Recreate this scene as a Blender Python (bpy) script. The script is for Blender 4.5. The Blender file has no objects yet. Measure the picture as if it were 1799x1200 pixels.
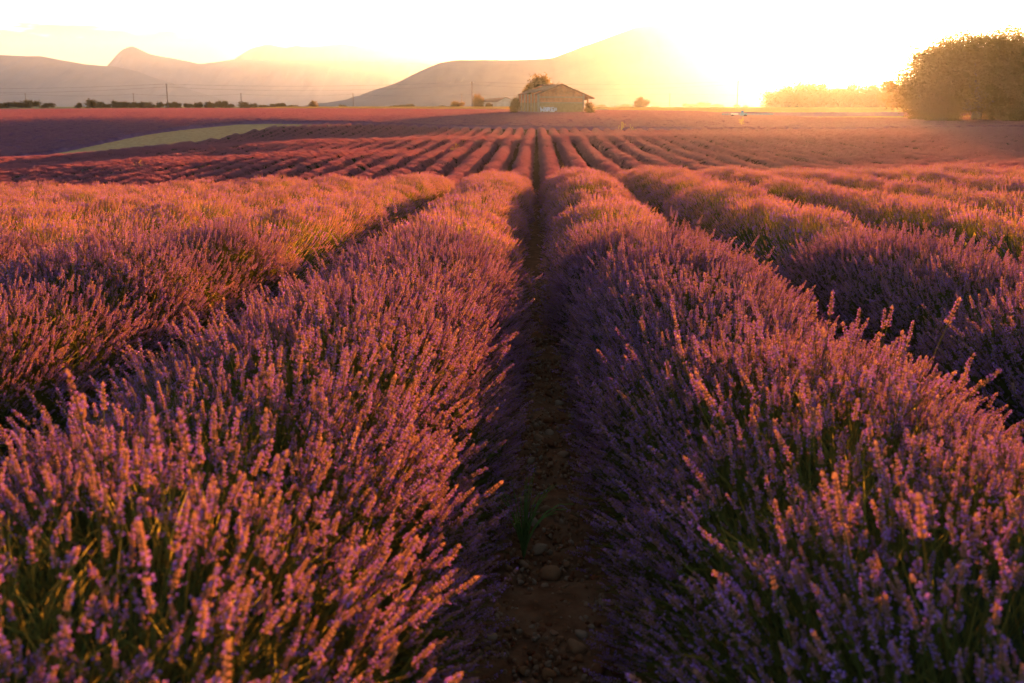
import bpy, math, random
import numpy as np
from mathutils import Vector, Matrix, Euler

random.seed(7)
rng = np.random.default_rng(11)
S = bpy.context.scene
COL = S.collection

# ------------------------------------------------------------------ camera
CAMZ = 1.56
FPX = 1749.0                      # focal length in photo pixels (35 mm on a 36 mm sensor)
HORY = 187.0
PITCH = math.atan((600 - HORY) / FPX)
YAW = 0.0242                      # camera looks this far left of the row direction
cam = bpy.data.cameras.new('camera')
cam_o = bpy.data.objects.new('camera', cam)
COL.objects.link(cam_o)
cam.lens = 35.0
cam.sensor_width = 36.0
cam.clip_start = 0.05
cam.clip_end = 60000
cam_o.location = (0, 0, CAMZ)
cam_o.rotation_euler = (math.pi / 2 - PITCH, 0, YAW)
cam.dof.use_dof = True
cam.dof.focus_distance = 9.0
cam.dof.aperture_fstop = 5.0
S.camera = cam_o
RM = Euler((math.pi / 2 - PITCH, 0, YAW)).to_matrix()


def ray(x, y):
    """world direction of a photo pixel, scaled so that its Y component is 1"""
    d = RM @ Vector(((x - 899.5) / FPX, (600 - y) / FPX, -1))
    return d / d.y


def at(x, y, Y):
    d = ray(x, y)
    return Vector((d.x * Y, Y, CAMZ + d.z * Y))


# ------------------------------------------------------------------ sky, sun, exposure
SUNDIR = ray(1440, 92).normalized()
SUN_EL = math.asin(SUNDIR.z)
SUN_AZ = math.atan2(SUNDIR.x, SUNDIR.y)      # clockwise from +Y
W = bpy.data.worlds.new('World')
S.world = W
W.use_nodes = True
nt = W.node_tree
nt.nodes.clear()
N = nt.nodes.new
L = nt.links.new
sky = N('ShaderNodeTexSky')
sky.sky_type = 'NISHITA'
sky.sun_disc = False
sky.sun_elevation = SUN_EL
sky.sun_rotation = SUN_AZ
sky.altitude = 600
sky.air_density = 0.55
sky.dust_density = 0.7
sky.ozone_density = 0.7
# low cloud bank over the far range, by direction
tc = N('ShaderNodeTexCoord')
sep = N('ShaderNodeSeparateXYZ')
L(tc.outputs['Generated'], sep.inputs[0])
mp = N('ShaderNodeMapping')
mp.inputs['Scale'].default_value = (9, 9, 60)
L(tc.outputs['Generated'], mp.inputs[0])
cn = N('ShaderNodeTexNoise')
cn.inputs['Scale'].default_value = 1.6
cn.inputs['Detail'].default_value = 8
cn.inputs['Roughness'].default_value = 0.62
L(mp.outputs[0], cn.inputs['Vector'])


def mth(op, a, b=None, clamp=False):
    m = N('ShaderNodeMath')
    m.operation = op
    m.use_clamp = clamp
    for i, v in enumerate((a, b)):
        if v is None:
            continue
        if isinstance(v, (int, float)):
            m.inputs[i].default_value = v
        else:
            L(v, m.inputs[i])
    return m.outputs[0]


thr = N('ShaderNodeMapRange')          # the cloud bank thins out with height
thr.inputs['From Min'].default_value = 0.050
thr.inputs['From Max'].default_value = 0.082
thr.inputs['To Min'].default_value = 0.10
thr.inputs['To Max'].default_value = 0.72
L(sep.outputs['Z'], thr.inputs['Value'])
cl = mth('MULTIPLY', mth('SUBTRACT', cn.outputs['Fac'], thr.outputs[0]), 9.0, True)
az = N('ShaderNodeMapRange')
az.inputs['From Min'].default_value = -0.06
az.inputs['From Max'].default_value = -0.30
L(sep.outputs['X'], az.inputs['Value'])
cl = mth('MULTIPLY', mth('MULTIPLY', cl, az.outputs[0]), 0.95)
mixc = N('ShaderNodeMix')
mixc.data_type = 'RGBA'
mixc.blend_type = 'MULTIPLY'
mixc.inputs['B'].default_value = (0.24, 0.17, 0.11, 1)
L(cl, mixc.inputs['Factor'])
L(sky.outputs[0], mixc.inputs['A'])
bg = N('ShaderNodeBackground')
bg.inputs['Strength'].default_value = 0.05
L(mixc.outputs['Result'], bg.inputs['Color'])
wo = N('ShaderNodeOutputWorld')
L(bg.outputs[0], wo.inputs['Surface'])

sl = bpy.data.lights.new('sun', 'SUN')
sl.energy = 5.0
sl.angle = math.radians(0.5)
sl.color = (1.0, 0.40, 0.11)
so = bpy.data.objects.new('sun', sl)
COL.objects.link(so)
so.rotation_euler = SUNDIR.to_track_quat('Z', 'Y').to_euler()
so.location = (0, 0, 50)

S.view_settings.view_transform = 'Standard'
S.view_settings.look = 'None'
S.view_settings.gamma = 1
S.view_settings.exposure = 3.75
S.view_settings.use_curve_mapping = False
S.render.engine = 'CYCLES'
cy = S.cycles
cy.max_bounces = 4
cy.diffuse_bounces = 2
cy.glossy_bounces = 1
cy.transmission_bounces = 3
cy.volume_bounces = 1
cy.transparent_max_bounces = 4
cy.use_denoising = True
cy.caustics_reflective = False
cy.caustics_refractive = False


# ------------------------------------------------------------------ materials
def new_mat(name):
    m = bpy.data.materials.new(name)
    m.use_nodes = True
    m.node_tree.nodes.clear()
    return m, m.node_tree.nodes.new, m.node_tree.links.new


def leaf_mat(name, colA, colB, trans=0.45, tcol=None, scale=0.0, rough=0.7, spec=0.0, use_tone=True, warp=None):
    """thin plant matter: diffuse plus light shining through; colour varies per copy and per blade"""
    m, N, L = new_mat(name)
    mix = N('ShaderNodeMix')
    mix.data_type = 'RGBA'
    mix.inputs['A'].default_value = (*colA, 1)
    mix.inputs['B'].default_value = (*colB, 1)
    oi = N('ShaderNodeObjectInfo')
    if scale:
        geo = N('ShaderNodeNewGeometry')
        no = N('ShaderNodeTexNoise')
        no.inputs['Scale'].default_value = scale
        no.inputs['Detail'].default_value = 4
        L(geo.outputs['Position'], no.inputs['Vector'])
        mr = N('ShaderNodeMapRange')
        mr.inputs['From Min'].default_value = 0.3
        mr.inputs['From Max'].default_value = 0.7
        L(no.outputs['Fac'], mr.inputs['Value'])
        L(mr.outputs[0], mix.inputs['Factor'])
    elif use_tone:
        at_ = N('ShaderNodeAttribute')
        at_.attribute_name = 'tone'
        ad = N('ShaderNodeMath')
        ad.operation = 'ADD'
        L(at_.outputs['Fac'], ad.inputs[0])
        L(oi.outputs['Random'], ad.inputs[1])
        h = N('ShaderNodeMath')
        h.operation = 'MULTIPLY'
        h.inputs[1].default_value = 0.5
        L(ad.outputs[0], h.inputs[0])
        L(h.outputs[0], mix.inputs['Factor'])
    else:
        L(oi.outputs['Random'], mix.inputs['Factor'])
    d = N('ShaderNodeBsdfDiffuse')
    t = N('ShaderNodeBsdfTranslucent')
    L(mix.outputs['Result'], d.inputs['Color'])
    if tcol:
        tm = N('ShaderNodeMix')
        tm.data_type = 'RGBA'
        tm.inputs['Factor'].default_value = 0.6
        tm.inputs['B'].default_value = (*tcol, 1)
        L(mix.outputs['Result'], tm.inputs['A'])
        L(tm.outputs['Result'], t.inputs['Color'])
    else:
        L(mix.outputs['Result'], t.inputs['Color'])
    ms = N('ShaderNodeMixShader')
    ms.inputs[0].default_value = trans
    L(d.outputs[0], ms.inputs[1])
    L(t.outputs[0], ms.inputs[2])
    out = N('ShaderNodeOutputMaterial')
    last = ms.outputs[0]
    if spec:
        g = N('ShaderNodeBsdfGlossy')
        g.inputs['Roughness'].default_value = rough
        g.inputs['Color'].default_value = (0.9, 0.9, 0.9, 1)
        m2 = N('ShaderNodeMixShader')
        m2.inputs[0].default_value = spec
        L(last, m2.inputs[1])
        L(g.outputs[0], m2.inputs[2])
        last = m2.outputs[0]
    L(last, out.inputs['Surface'])
    return m


def solid_mat(name, colA, colB, scale=4.0, detail=6, bump=0.3, rough=0.9, stretch=(1, 1, 1), coords='Position', lo=0.35, hi=0.65, dist=0.02):
    m, N, L = new_mat(name)
    if coords == 'Position':
        src = N('ShaderNodeNewGeometry').outputs['Position']
    else:
        src = N('ShaderNodeTexCoord').outputs['Object']
    mp = N('ShaderNodeMapping')
    mp.inputs['Scale'].default_value = stretch
    L(src, mp.inputs[0])
    no = N('ShaderNodeTexNoise')
    no.inputs['Scale'].default_value = scale
    no.inputs['Detail'].default_value = detail
    no.inputs['Roughness'].default_value = 0.6
    L(mp.outputs[0], no.inputs['Vector'])
    mr = N('ShaderNodeMapRange')
    mr.inputs['From Min'].default_value = lo
    mr.inputs['From Max'].default_value = hi
    L(no.outputs['Fac'], mr.inputs['Value'])
    mix = N('ShaderNodeMix')
    mix.data_type = 'RGBA'
    mix.inputs['A'].default_value = (*colA, 1)
    mix.inputs['B'].default_value = (*colB, 1)
    L(mr.outputs[0], mix.inputs['Factor'])
    b = N('ShaderNodeBsdfPrincipled')
    b.inputs['Roughness'].default_value = rough
    b.inputs['Specular IOR Level'].default_value = 0.0
    L(mix.outputs['Result'], b.inputs['Base Color'])
    if bump:
        bp = N('ShaderNodeBump')
        bp.inputs['Strength'].default_value = bump
        bp.inputs['Distance'].default_value = dist
        L(no.outputs['Fac'], bp.inputs['Height'])
        L(bp.outputs[0], b.inputs['Normal'])
    out = N('ShaderNodeOutputMaterial')
    L(b.outputs[0], out.inputs['Surface'])
    return m


M = {}
M['calyx'] = leaf_mat('calyx', (0.10, 0.055, 0.07), (0.24, 0.145, 0.125), 0.56, (0.99, 0.66, 0.38))
M['corolla'] = leaf_mat('corolla', (0.17, 0.08, 0.40), (0.40, 0.22, 0.66), 0.5, (0.92, 0.52, 0.58))
M['stem'] = leaf_mat('stem', (0.05, 0.075, 0.016), (0.13, 0.12, 0.03), 0.4, (0.30, 0.20, 0.03))
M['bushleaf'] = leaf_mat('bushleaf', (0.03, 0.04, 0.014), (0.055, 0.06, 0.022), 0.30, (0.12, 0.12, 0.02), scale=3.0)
M['farflower'] = leaf_mat('farflower', (0.12, 0.06, 0.11), (0.25, 0.13, 0.18), 0.5, (0.85, 0.48, 0.42))
M['farfield'] = leaf_mat('farfield', (0.13, 0.06, 0.11), (0.24, 0.11, 0.17), 0.3, (0.7, 0.35, 0.35), scale=0.9)
M['grass'] = leaf_mat('grass', (0.10, 0.18, 0.04), (0.20, 0.26, 0.08), 0.4, (0.25, 0.24, 0.04))
M['straw'] = leaf_mat('straw', (0.50, 0.33, 0.10), (0.66, 0.46, 0.17), 0.5, use_tone=False)
M['whitepetal'] = leaf_mat('whitepetal', (0.75, 0.75, 0.7), (0.8, 0.8, 0.75), 0.4, use_tone=False)
M['yellowpetal'] = leaf_mat('yellowpetal', (0.75, 0.55, 0.06), (0.8, 0.6, 0.1), 0.4, use_tone=False)
M['treeleaf'] = leaf_mat('treeleaf', (0.028, 0.032, 0.009), (0.05, 0.052, 0.014), 0.45, (0.30, 0.16, 0.02))
M['bark'] = solid_mat('bark', (0.07, 0.05, 0.035), (0.13, 0.10, 0.07), 8, coords='Object', stretch=(1, 1, 0.3))
M['soil'] = solid_mat('soil', (0.085, 0.035, 0.015), (0.16, 0.075, 0.035), 9, bump=0.8, dist=0.03)
M['plain'] = solid_mat('plain', (0.20, 0.17, 0.07), (0.34, 0.26, 0.11), 0.02, stretch=(1, 3, 1), bump=0)
M['hill'] = solid_mat('hill', (0.075, 0.07, 0.06), (0.10, 0.09, 0.075), 0.005, bump=0.4, dist=20)
M['concrete'] = solid_mat('concrete', (0.30, 0.165, 0.06), (0.42, 0.25, 0.105), 1.2, coords='Object')
M['bandconcrete'] = solid_mat('bandconcrete', (0.30, 0.22, 0.14), (0.40, 0.30, 0.20), 2, coords='Object')
M['wood'] = solid_mat('wood', (0.09, 0.06, 0.04), (0.16, 0.11, 0.08), 3, coords='Object', stretch=(1, 1, 8))
M['pole'] = solid_mat('pole', (0.10, 0.075, 0.055), (0.17, 0.13, 0.10), 2, coords='Object')
M['tile'] = solid_mat('tile', (0.16, 0.08, 0.045), (0.27, 0.15, 0.09), 1.5, coords='Object')
M['oldroof'] = solid_mat('oldroof', (0.15, 0.09, 0.06), (0.23, 0.15, 0.10), 0.8, coords='Object')
M['render'] = solid_mat('render', (0.36, 0.31, 0.23), (0.46, 0.40, 0.31), 0.7, coords='Object')
M['whitepaint'] = solid_mat('whitepaint', (0.5, 0.5, 0.52), (0.72, 0.72, 0.74), 2, bump=0, coords='Object')
M['bluepaint'] = solid_mat('bluepaint', (0.10, 0.22, 0.36), (0.16, 0.30, 0.45), 2, bump=0, rough=0.4, coords='Object')
M['steel'] = solid_mat('steel', (0.35, 0.35, 0.35), (0.5, 0.5, 0.5), 3, bump=0, rough=0.5, coords='Object')
M['rubber'] = solid_mat('rubber', (0.02, 0.02, 0.02), (0.04, 0.04, 0.04), 3, bump=0, coords='Object')


def stone_mat():
    m, N, L = new_mat('stone')
    oi = N('ShaderNodeObjectInfo')
    cr = N('ShaderNodeValToRGB')
    cr.color_ramp.elements[0].color = (0.13, 0.042, 0.016, 1)
    cr.color_ramp.elements[1].color = (0.27, 0.17, 0.10, 1)
    e = cr.color_ramp.elements.new(0.5)
    e.color = (0.21, 0.085, 0.032, 1)
    L(oi.outputs['Random'], cr.inputs[0])
    no = N('ShaderNodeTexNoise')
    no.inputs['Scale'].default_value = 22
    no.inputs['Detail'].default_value = 6
    tc = N('ShaderNodeTexCoord')
    L(tc.outputs['Object'], no.inputs['Vector'])
    mx = N('ShaderNodeMix')
    mx.data_type = 'RGBA'
    mx.blend_type = 'OVERLAY'
    mx.inputs['Factor'].default_value = 0.6
    L(cr.outputs[0], mx.inputs['A'])
    L(no.outputs['Fac'], mx.inputs['B'])
    b = N('ShaderNodeBsdfPrincipled')
    b.inputs['Roughness'].default_value = 0.9
    b.inputs['Specular IOR Level'].default_value = 0.05
    L(mx.outputs['Result'], b.inputs['Base Color'])
    bp = N('ShaderNodeBump')
    bp.inputs['Strength'].default_value = 0.5
    bp.inputs['Distance'].default_value = 0.01
    L(no.outputs['Fac'], bp.inputs['Height'])
    L(bp.outputs[0], b.inputs['Normal'])
    out = N('ShaderNodeOutputMaterial')
    L(b.outputs[0], out.inputs['Surface'])
    return m


M['stone'] = stone_mat()


def brick_mat():
    m, N, L = new_mat('brickwork')
    tc = N('ShaderNodeTexCoord')
    sep = N('ShaderNodeSeparateXYZ')
    L(tc.outputs['Object'], sep.inputs[0])
    cb = N('ShaderNodeCombineXYZ')
    ad = N('ShaderNodeMath')
    L(sep.outputs['X'], ad.inputs[0])
    L(sep.outputs['Y'], ad.inputs[1])
    L(ad.outputs[0], cb.inputs['X'])
    L(sep.outputs['Z'], cb.inputs['Y'])
    br = N('ShaderNodeTexBrick')
    br.inputs['Scale'].default_value = 1.0
    br.inputs['Brick Width'].default_value = 0.4
    br.inputs['Row Height'].default_value = 0.2
    br.inputs['Mortar Size'].default_value = 0.012
    br.inputs['Color1'].default_value = (0.46, 0.14, 0.04, 1)
    br.inputs['Color2'].default_value = (0.56, 0.20, 0.06, 1)
    br.inputs['Mortar'].default_value = (0.40, 0.30, 0.22, 1)
    L(cb.outputs[0], br.inputs['Vector'])
    no = N('ShaderNodeTexNoise')
    no.inputs['Scale'].default_value = 0.8
    no.inputs['Detail'].default_value = 6
    L(tc.outputs['Object'], no.inputs['Vector'])
    mx = N('ShaderNodeMix')
    mx.data_type = 'RGBA'
    mx.blend_type = 'OVERLAY'
    mx.inputs['Factor'].default_value = 0.7
    L(br.outputs[0], mx.inputs['A'])
    L(no.outputs['Fac'], mx.inputs['B'])
    b = N('ShaderNodeBsdfPrincipled')
    b.inputs['Roughness'].default_value = 0.9
    b.inputs['Specular IOR Level'].default_value = 0.0
    L(mx.outputs['Result'], b.inputs['Base Color'])
    out = N('ShaderNodeOutputMaterial')
    L(b.outputs[0], out.inputs['Surface'])
    return m


M['brick'] = brick_mat()


# ------------------------------------------------------------------ helpers
def tag(o, label=None, cat=None, group=None, kind=None):
    if label:
        o['label'] = label
    if cat:
        o['category'] = cat
    if group:
        o['group'] = group
    if kind:
        o['kind'] = kind
    return o


def mesh(name, v, f, mats=(), mi=None, tone=None, smooth=False):
    me = bpy.data.meshes.new(name)
    v = np.asarray(v, dtype=np.float32)
    if isinstance(f, np.ndarray) and f.ndim == 2:
        nf, k = f.shape
        me.vertices.add(len(v))
        me.vertices.foreach_set('co', v.ravel())
        me.loops.add(nf * k)
        me.loops.foreach_set('vertex_index', f.astype(np.int32).ravel())
        me.polygons.add(nf)
        me.polygons.foreach_set('loop_start', np.arange(0, nf * k, k, dtype=np.int32))
        me.update(calc_edges=True)
    else:
        me.from_pydata([tuple(p) for p in v.tolist()], [], f)
    for m in mats:
        me.materials.append(m)
    if mi is not None:
        me.polygons.foreach_set('material_index', np.asarray(mi, dtype=np.int32))
    if tone is not None:
        a = me.attributes.new('tone', 'FLOAT', 'POINT')
        a.data.foreach_set('value', np.asarray(tone, dtype=np.float32))
    if smooth:
        me.polygons.foreach_set('use_smooth', np.ones(len(me.polygons), dtype=bool))
    me.update()
    return me


def obj(name, me, parent=None, loc=None, rot=None, scale=None):
    o = bpy.data.objects.new(name, me)
    COL.objects.link(o)
    if parent is not None:
        o.parent = parent
    if loc is not None:
        o.location = loc
    if rot is not None:
        o.rotation_euler = rot
    if scale is not None:
        o.scale = (scale,) * 3 if isinstance(scale, (int, float)) else scale
    return o


def copy_tree(o, parent=None):
    c = o.copy()
    COL.objects.link(c)
    c.parent = parent
    for ch in o.children:
        copy_tree(ch, c)
    return c


class MB:
    """collects primitives for one mesh"""

    def __init__(s):
        s.v, s.f, s.m, s.t = [], [], [], []

    def add(s, v, f, mi=0, tone=0.5):
        b = len(s.v)
        s.v += [tuple(p) for p in v]
        s.f += [tuple(i + b for i in q) for q in f]
        s.m += [mi] * len(f)
        s.t += [tone] * len(v)

    def box(s, c, d, mi=0, rot=None):
        x, y, z = d[0] / 2, d[1] / 2, d[2] / 2
        v = [Vector((i, j, k)) for i in (-x, x) for j in (-y, y) for k in (-z, z)]
        if rot is not None:
            v = [rot @ p for p in v]
        v = [p + Vector(c) for p in v]
        s.add(v, [(0, 1, 3, 2), (4, 6, 7, 5), (0, 4, 5, 1), (2, 3, 7, 6), (0, 2, 6, 4), (1, 5, 7, 3)], mi)

    def tube(s, pts, rad, n=3, mi=0, tone=0.5, cap=True):
        pts = [Vector(p) for p in pts]
        if isinstance(rad, (int, float)):
            rad = [rad] * len(pts)
        rings = []
        for i, p in enumerate(pts):
            t = (pts[min(i + 1, len(pts) - 1)] - pts[max(i - 1, 0)]).normalized()
            a = t.cross(Vector((0.3, 0.9, 0.1))).normalized()
            b = t.cross(a)
            rings.append([p + (a * math.cos(2 * math.pi * k / n) + b * math.sin(2 * math.pi * k / n)) * rad[i] for k in range(n)])
        v = [q for r in rings for q in r]
        f = []
        for i in range(len(pts) - 1):
            for k in range(n):
                f.append((i * n + k, i * n + (k + 1) % n, (i + 1) * n + (k + 1) % n, (i + 1) * n + k))
        if cap:
            f.append(tuple(range(n - 1, -1, -1)))
            f.append(tuple((len(pts) - 1) * n + k for k in range(n)))
        s.add(v, f, mi, tone)

    def octa(s, c, ax, r, h, mi=0, tone=0.5, n=4):
        """bud: two cones base to base along the axis ax"""
        ax = Vector(ax).normalized()
        c = Vector(c)
        a = ax.cross(Vector((0.31, 0.52, 0.8))).normalized()
        b = ax.cross(a)
        v = [c - ax * h * 0.5]
        v += [c + ax * h * 0.08 + (a * math.cos(2 * math.pi * k / n) + b * math.sin(2 * math.pi * k / n)) * r for k in range(n)]
        v += [c + ax * h * 0.5]
        f = [(0, (k + 1) % n + 1, k + 1) for k in range(n)] + [(n + 1, k + 1, (k + 1) % n + 1) for k in range(n)]
        s.add(v, f, mi, tone)

    def build(s, name, mats, smooth=False):
        return mesh(name, s.v, s.f, mats, s.m, s.t, smooth)


def dirs_to_euler(d, roll):
    """rotations that take +Z to the directions d, rolled about themselves"""
    d = d / np.linalg.norm(d, axis=1)[:, None]
    z = d
    ref = np.tile([0.0, 1.0, 0.0], (len(d), 1))
    x = np.cross(ref, z)
    x /= np.linalg.norm(x, axis=1)[:, None] + 1e-9
    y = np.cross(z, x)
    c, s = np.cos(roll)[:, None], np.sin(roll)[:, None]
    x2 = x * c + y * s
    y2 = -x * s + y * c
    b = -np.arcsin(np.clip(x2[:, 2], -1, 1))
    a = np.arctan2(y2[:, 2], z[:, 2])
    cc = np.arctan2(x2[:, 1], x2[:, 0])
    return np.stack([a, b, cc], 1)


def src_collection(name, meshes):
    c = bpy.data.collections.new(name)
    for i, me in enumerate(meshes):
        o = bpy.data.objects.new('%s_%c' % (name, 97 + i), me)
        c.objects.link(o)
    return c


_GN = {}


def gn_tree(coll):
    if coll.name in _GN:
        return _GN[coll.name]
    g = bpy.data.node_groups.new('scatter_' + coll.name, 'GeometryNodeTree')
    g.interface.new_socket('Geometry', in_out='INPUT', socket_type='NodeSocketGeometry')
    g.interface.new_socket('Geometry', in_out='OUTPUT', socket_type='NodeSocketGeometry')
    gi = g.nodes.new('NodeGroupInput')
    go = g.nodes.new('NodeGroupOutput')
    ci = g.nodes.new('GeometryNodeCollectionInfo')
    ci.inputs['Collection'].default_value = coll
    ci.inputs['Separate Children'].default_value = True
    ci.inputs['Reset Children'].default_value = True
    ip = g.nodes.new('GeometryNodeInstanceOnPoints')
    ip.inputs['Pick Instance'].default_value = True

    def attr(nm, t):
        a = g.nodes.new('GeometryNodeInputNamedAttribute')
        a.data_type = t
        a.inputs['Name'].default_value = nm
        return a.outputs['Attribute']
    g.links.new(gi.outputs[0], ip.inputs['Points'])
    g.links.new(ci.outputs[0], ip.inputs['Instance'])
    g.links.new(attr('idx', 'INT'), ip.inputs['Instance Index'])
    e2r = g.nodes.new('FunctionNodeEulerToRotation')
    g.links.new(attr('rot', 'FLOAT_VECTOR'), e2r.inputs[0])
    g.links.new(e2r.outputs[0], ip.inputs['Rotation'])
    g.links.new(attr('scl', 'FLOAT_VECTOR'), ip.inputs['Scale'])
    g.links.new(ip.outputs[0], go.inputs[0])
    _GN[coll.name] = g
    return g


def scatter(name, pos, eul, scl, idx, coll, parent=None):
    me = bpy.data.meshes.new(name)
    n = len(pos)
    me.vertices.add(n)
    me.vertices.foreach_set('co', np.asarray(pos, dtype=np.float32).ravel())
    if np.ndim(scl) == 1:
        scl = np.repeat(np.asarray(scl)[:, None], 3, 1)
    for nm, t, key, val in (('rot', 'FLOAT_VECTOR', 'vector', eul), ('scl', 'FLOAT_VECTOR', 'vector', scl), ('idx', 'INT', 'value', idx)):
        a = me.attributes.new(nm, t, 'POINT')
        a.data.foreach_set(key, np.asarray(val, dtype=np.int32 if t == 'INT' else np.float32).ravel())
    me.update()
    o = obj(name, me, parent)
    md = o.modifiers.new('scatter', 'NODES')
    md.node_group = gn_tree(coll)
    o['kind'] = 'stuff'
    return o


# value noise, vectorised -------------------------------------------------
_tab = rng.random((256, 256))


def vnoise(x, y, seed=0):
    x = np.asarray(x, float) + seed * 17.3
    y = np.asarray(y, float) + seed * 9.1
    xi, yi = np.floor(x).astype(int), np.floor(y).astype(int)
    fx, fy = x - xi, y - yi
    fx, fy = fx * fx * (3 - 2 * fx), fy * fy * (3 - 2 * fy)
    g = lambda i, j: _tab[i % 256, j % 256]
    return (g(xi, yi) * (1 - fx) + g(xi + 1, yi) * fx) * (1 - fy) + (g(xi, yi + 1) * (1 - fx) + g(xi + 1, yi + 1) * fx) * fy


def fbm(x, y, oct=4, seed=0):
    s, a, t = 0, 1, 0
    for i in range(oct):
        s = s + a * vnoise(x * 2 ** i, y * 2 ** i, seed + i)
        t += a
        a *= 0.5
    return s / t


# ------------------------------------------------------------------ terrain height
TOP = 0.80       # height of the flower canopy over the ground
# per column of the view (slope x/y): distance and depth of the canopy top below the eye
_cols = {
    -0.75: [(0, .76), (11, 1.12), (24, 2.0), (36, 4.3), (50, 5.1), (60, 5.2), (82, 5.4), (88, 5.9), (94, 5.9), (110, 6.0), (118, 7.2), (150, 7.9), (195, 3.6), (220, 2.6), (260, 2.0), (340, .5)],
    -0.54: [(0, .76), (11, 1.12), (24, 1.86), (36, 3.9), (50, 4.5), (60, 4.6), (82, 4.68), (88, 5.15), (94, 5.15), (110, 5.12), (118, 6.3), (150, 6.75), (190, 3.3), (215, 2.3), (260, 1.75), (340, .35)],
    -0.34: [(0, .76), (11, 1.12), (24, 1.72), (36, 3.6), (50, 4.05), (60, 4.1), (80, 3.84), (87, 4.35), (94, 4.25), (110, 3.84), (118, 5.0), (150, 5.2), (168, 3.7), (200, 2.2), (260, 1.2), (340, .25)],
    -0.2: [(0, .76), (11, 1.12), (24, 1.6), (36, 3.3), (50, 3.75), (59, 3.81), (79, 3.28), (87, 3.68), (92, 3.6), (110, 3.15), (118, 4.1), (149, 4.17), (168, 2.75), (200, 1.9), (250, 1.35), (340, .3)],
    -0.06: [(0, .76), (11, 1.13), (24, 1.48), (36, 3.2), (50, 3.6), (60, 3.62), (78, 3.38), (86, 3.5), (92, 3.37), (109, 2.92), (118, 3.6), (140, 3.95), (168, 3.5), (200, 2.0), (250, 1.3), (340, .4)],
    0.06: [(0, .76), (11, 1.13), (24, 1.37), (38, 3.0), (50, 3.4), (62, 3.47), (85, 3.4), (108, 2.75), (118, 3.2), (150, 3.75), (168, 3.8), (200, 2.3), (250, 1.35), (340, .5)],
    0.25: [(0, .76), (11, 1.10), (24, 1.36), (40, 2.9), (62, 3.55), (85, 3.3), (108, 2.8), (118, 3.15), (150, 3.8), (168, 3.8), (200, 2.6), (250, 1.9), (340, .8)],
    0.5: [(0, .76), (11, 1.10), (24, 1.38), (38, 2.4), (62, 3.1), (85, 3.0), (108, 2.6), (120, 2.85), (150, 3.3), (172, 3.2), (200, 2.1), (250, 1.6), (340, .8)],
    0.8: [(0, .76), (11, 1.10), (24, 1.4), (38, 2.4), (62, 3.0), (85, 2.9), (108, 2.5), (120, 2.7), (150, 3.1), (172, 3.0), (200, 2.0), (250, 1.6), (340, .8)],
}
_us = np.array(sorted(_cols))
_T = np.linspace(math.log(12), math.log(400), 900)
_yt = np.exp(_T) - 12
_k = np.exp(-0.5 * (np.arange(-40, 41) / 11.0) ** 2)
_k /= _k.sum()
_prof = []
for u in _us:
    p = np.interp(_yt, *zip(*_cols[u]))
    pp = np.pad(p, 40, mode='edge')
    _prof.append(np.convolve(pp, _k, 'valid'))
_prof = np.array(_prof)
PLAIN = 0.85      # plain beyond the field, metres below the eye


def ground(X, Y):
    X = np.asarray(X, float)
    Y = np.asarray(Y, float)
    Yc = np.clip(Y, 0, 380)
    u = np.clip(X / np.maximum(Yc, 14.0), _us[0], _us[-1] - 1e-6)
    ti = (np.log(Yc + 12) - _T[0]) / (_T[1] - _T[0])
    t0 = np.clip(np.floor(ti).astype(int), 0, len(_T) - 2)
    tf = ti - t0
    j = np.clip(np.searchsorted(_us, u, side='right') - 1, 0, len(_us) - 2)
    uf = (u - _us[j]) / (_us[j + 1] - _us[j])
    uf = uf * uf * (3 - 2 * uf)
    a = _prof[j, t0] * (1 - tf) + _prof[j, t0 + 1] * tf
    b = _prof[j + 1, t0] * (1 - tf) + _prof[j + 1, t0 + 1] * tf
    D = a * (1 - uf) + b * uf + TOP
    w = np.clip((Y - 320) / 60, 0, 1)
    w = w * w * (3 - 2 * w)
    D = D * (1 - w) + PLAIN * w
    return CAMZ - D


# ground sheet
def grid_axis(segs):
    out = []
    for a, b, s in segs:
        out += list(np.arange(a, b, s))
    out.append(segs[-1][1])
    return np.array(out)


gx = grid_axis([(-11800, -600, 800), (-600, -240, 40), (-240, -60, 6), (-60, -8, 1.5), (-8, -1, .5), (-1, 1, .08), (1, 8, .5), (8, 60, 1.5), (60, 240, 6), (240, 600, 40), (600, 11800, 800)])
gy = grid_axis([(-900, -20, 110), (-20, 1, 1), (1, 8, .12), (8, 30, .5), (30, 200, 1.5), (200, 400, 5), (400, 1000, 60), (1000, 13500, 780)])
GX, GY = np.meshgrid(gx, gy)
GZ = ground(GX, GY)
rough = (fbm(GX * 7, GY * 7, 3, 3) - .5) * 0.07 * np.exp(-np.abs(GX) * .8) * (GY < 9) * (GY > 0)
GZ = GZ + rough
nx, ny = len(gx), len(gy)
ii = np.arange((ny - 1) * (nx - 1))
r0, c0 = ii // (nx - 1), ii % (nx - 1)
F = np.stack([r0 * nx + c0, r0 * nx + c0 + 1, (r0 + 1) * nx + c0 + 1, (r0 + 1) * nx + c0], 1)
V = np.stack([GX.ravel(), GY.ravel(), GZ.ravel()], 1)
fy = (GY.ravel()[F[:, 0]] + GY.ravel()[F[:, 2]]) / 2
gm = mesh('ground', V, F, [M['soil'], M['plain']], (fy > 330).astype(int), smooth=True)
ground_o = tag(obj('ground', gm), kind='structure')

# ------------------------------------------------------------------ lavender source shapes
MATS = [M['stem'], M['calyx'], M['corolla']]


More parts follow.
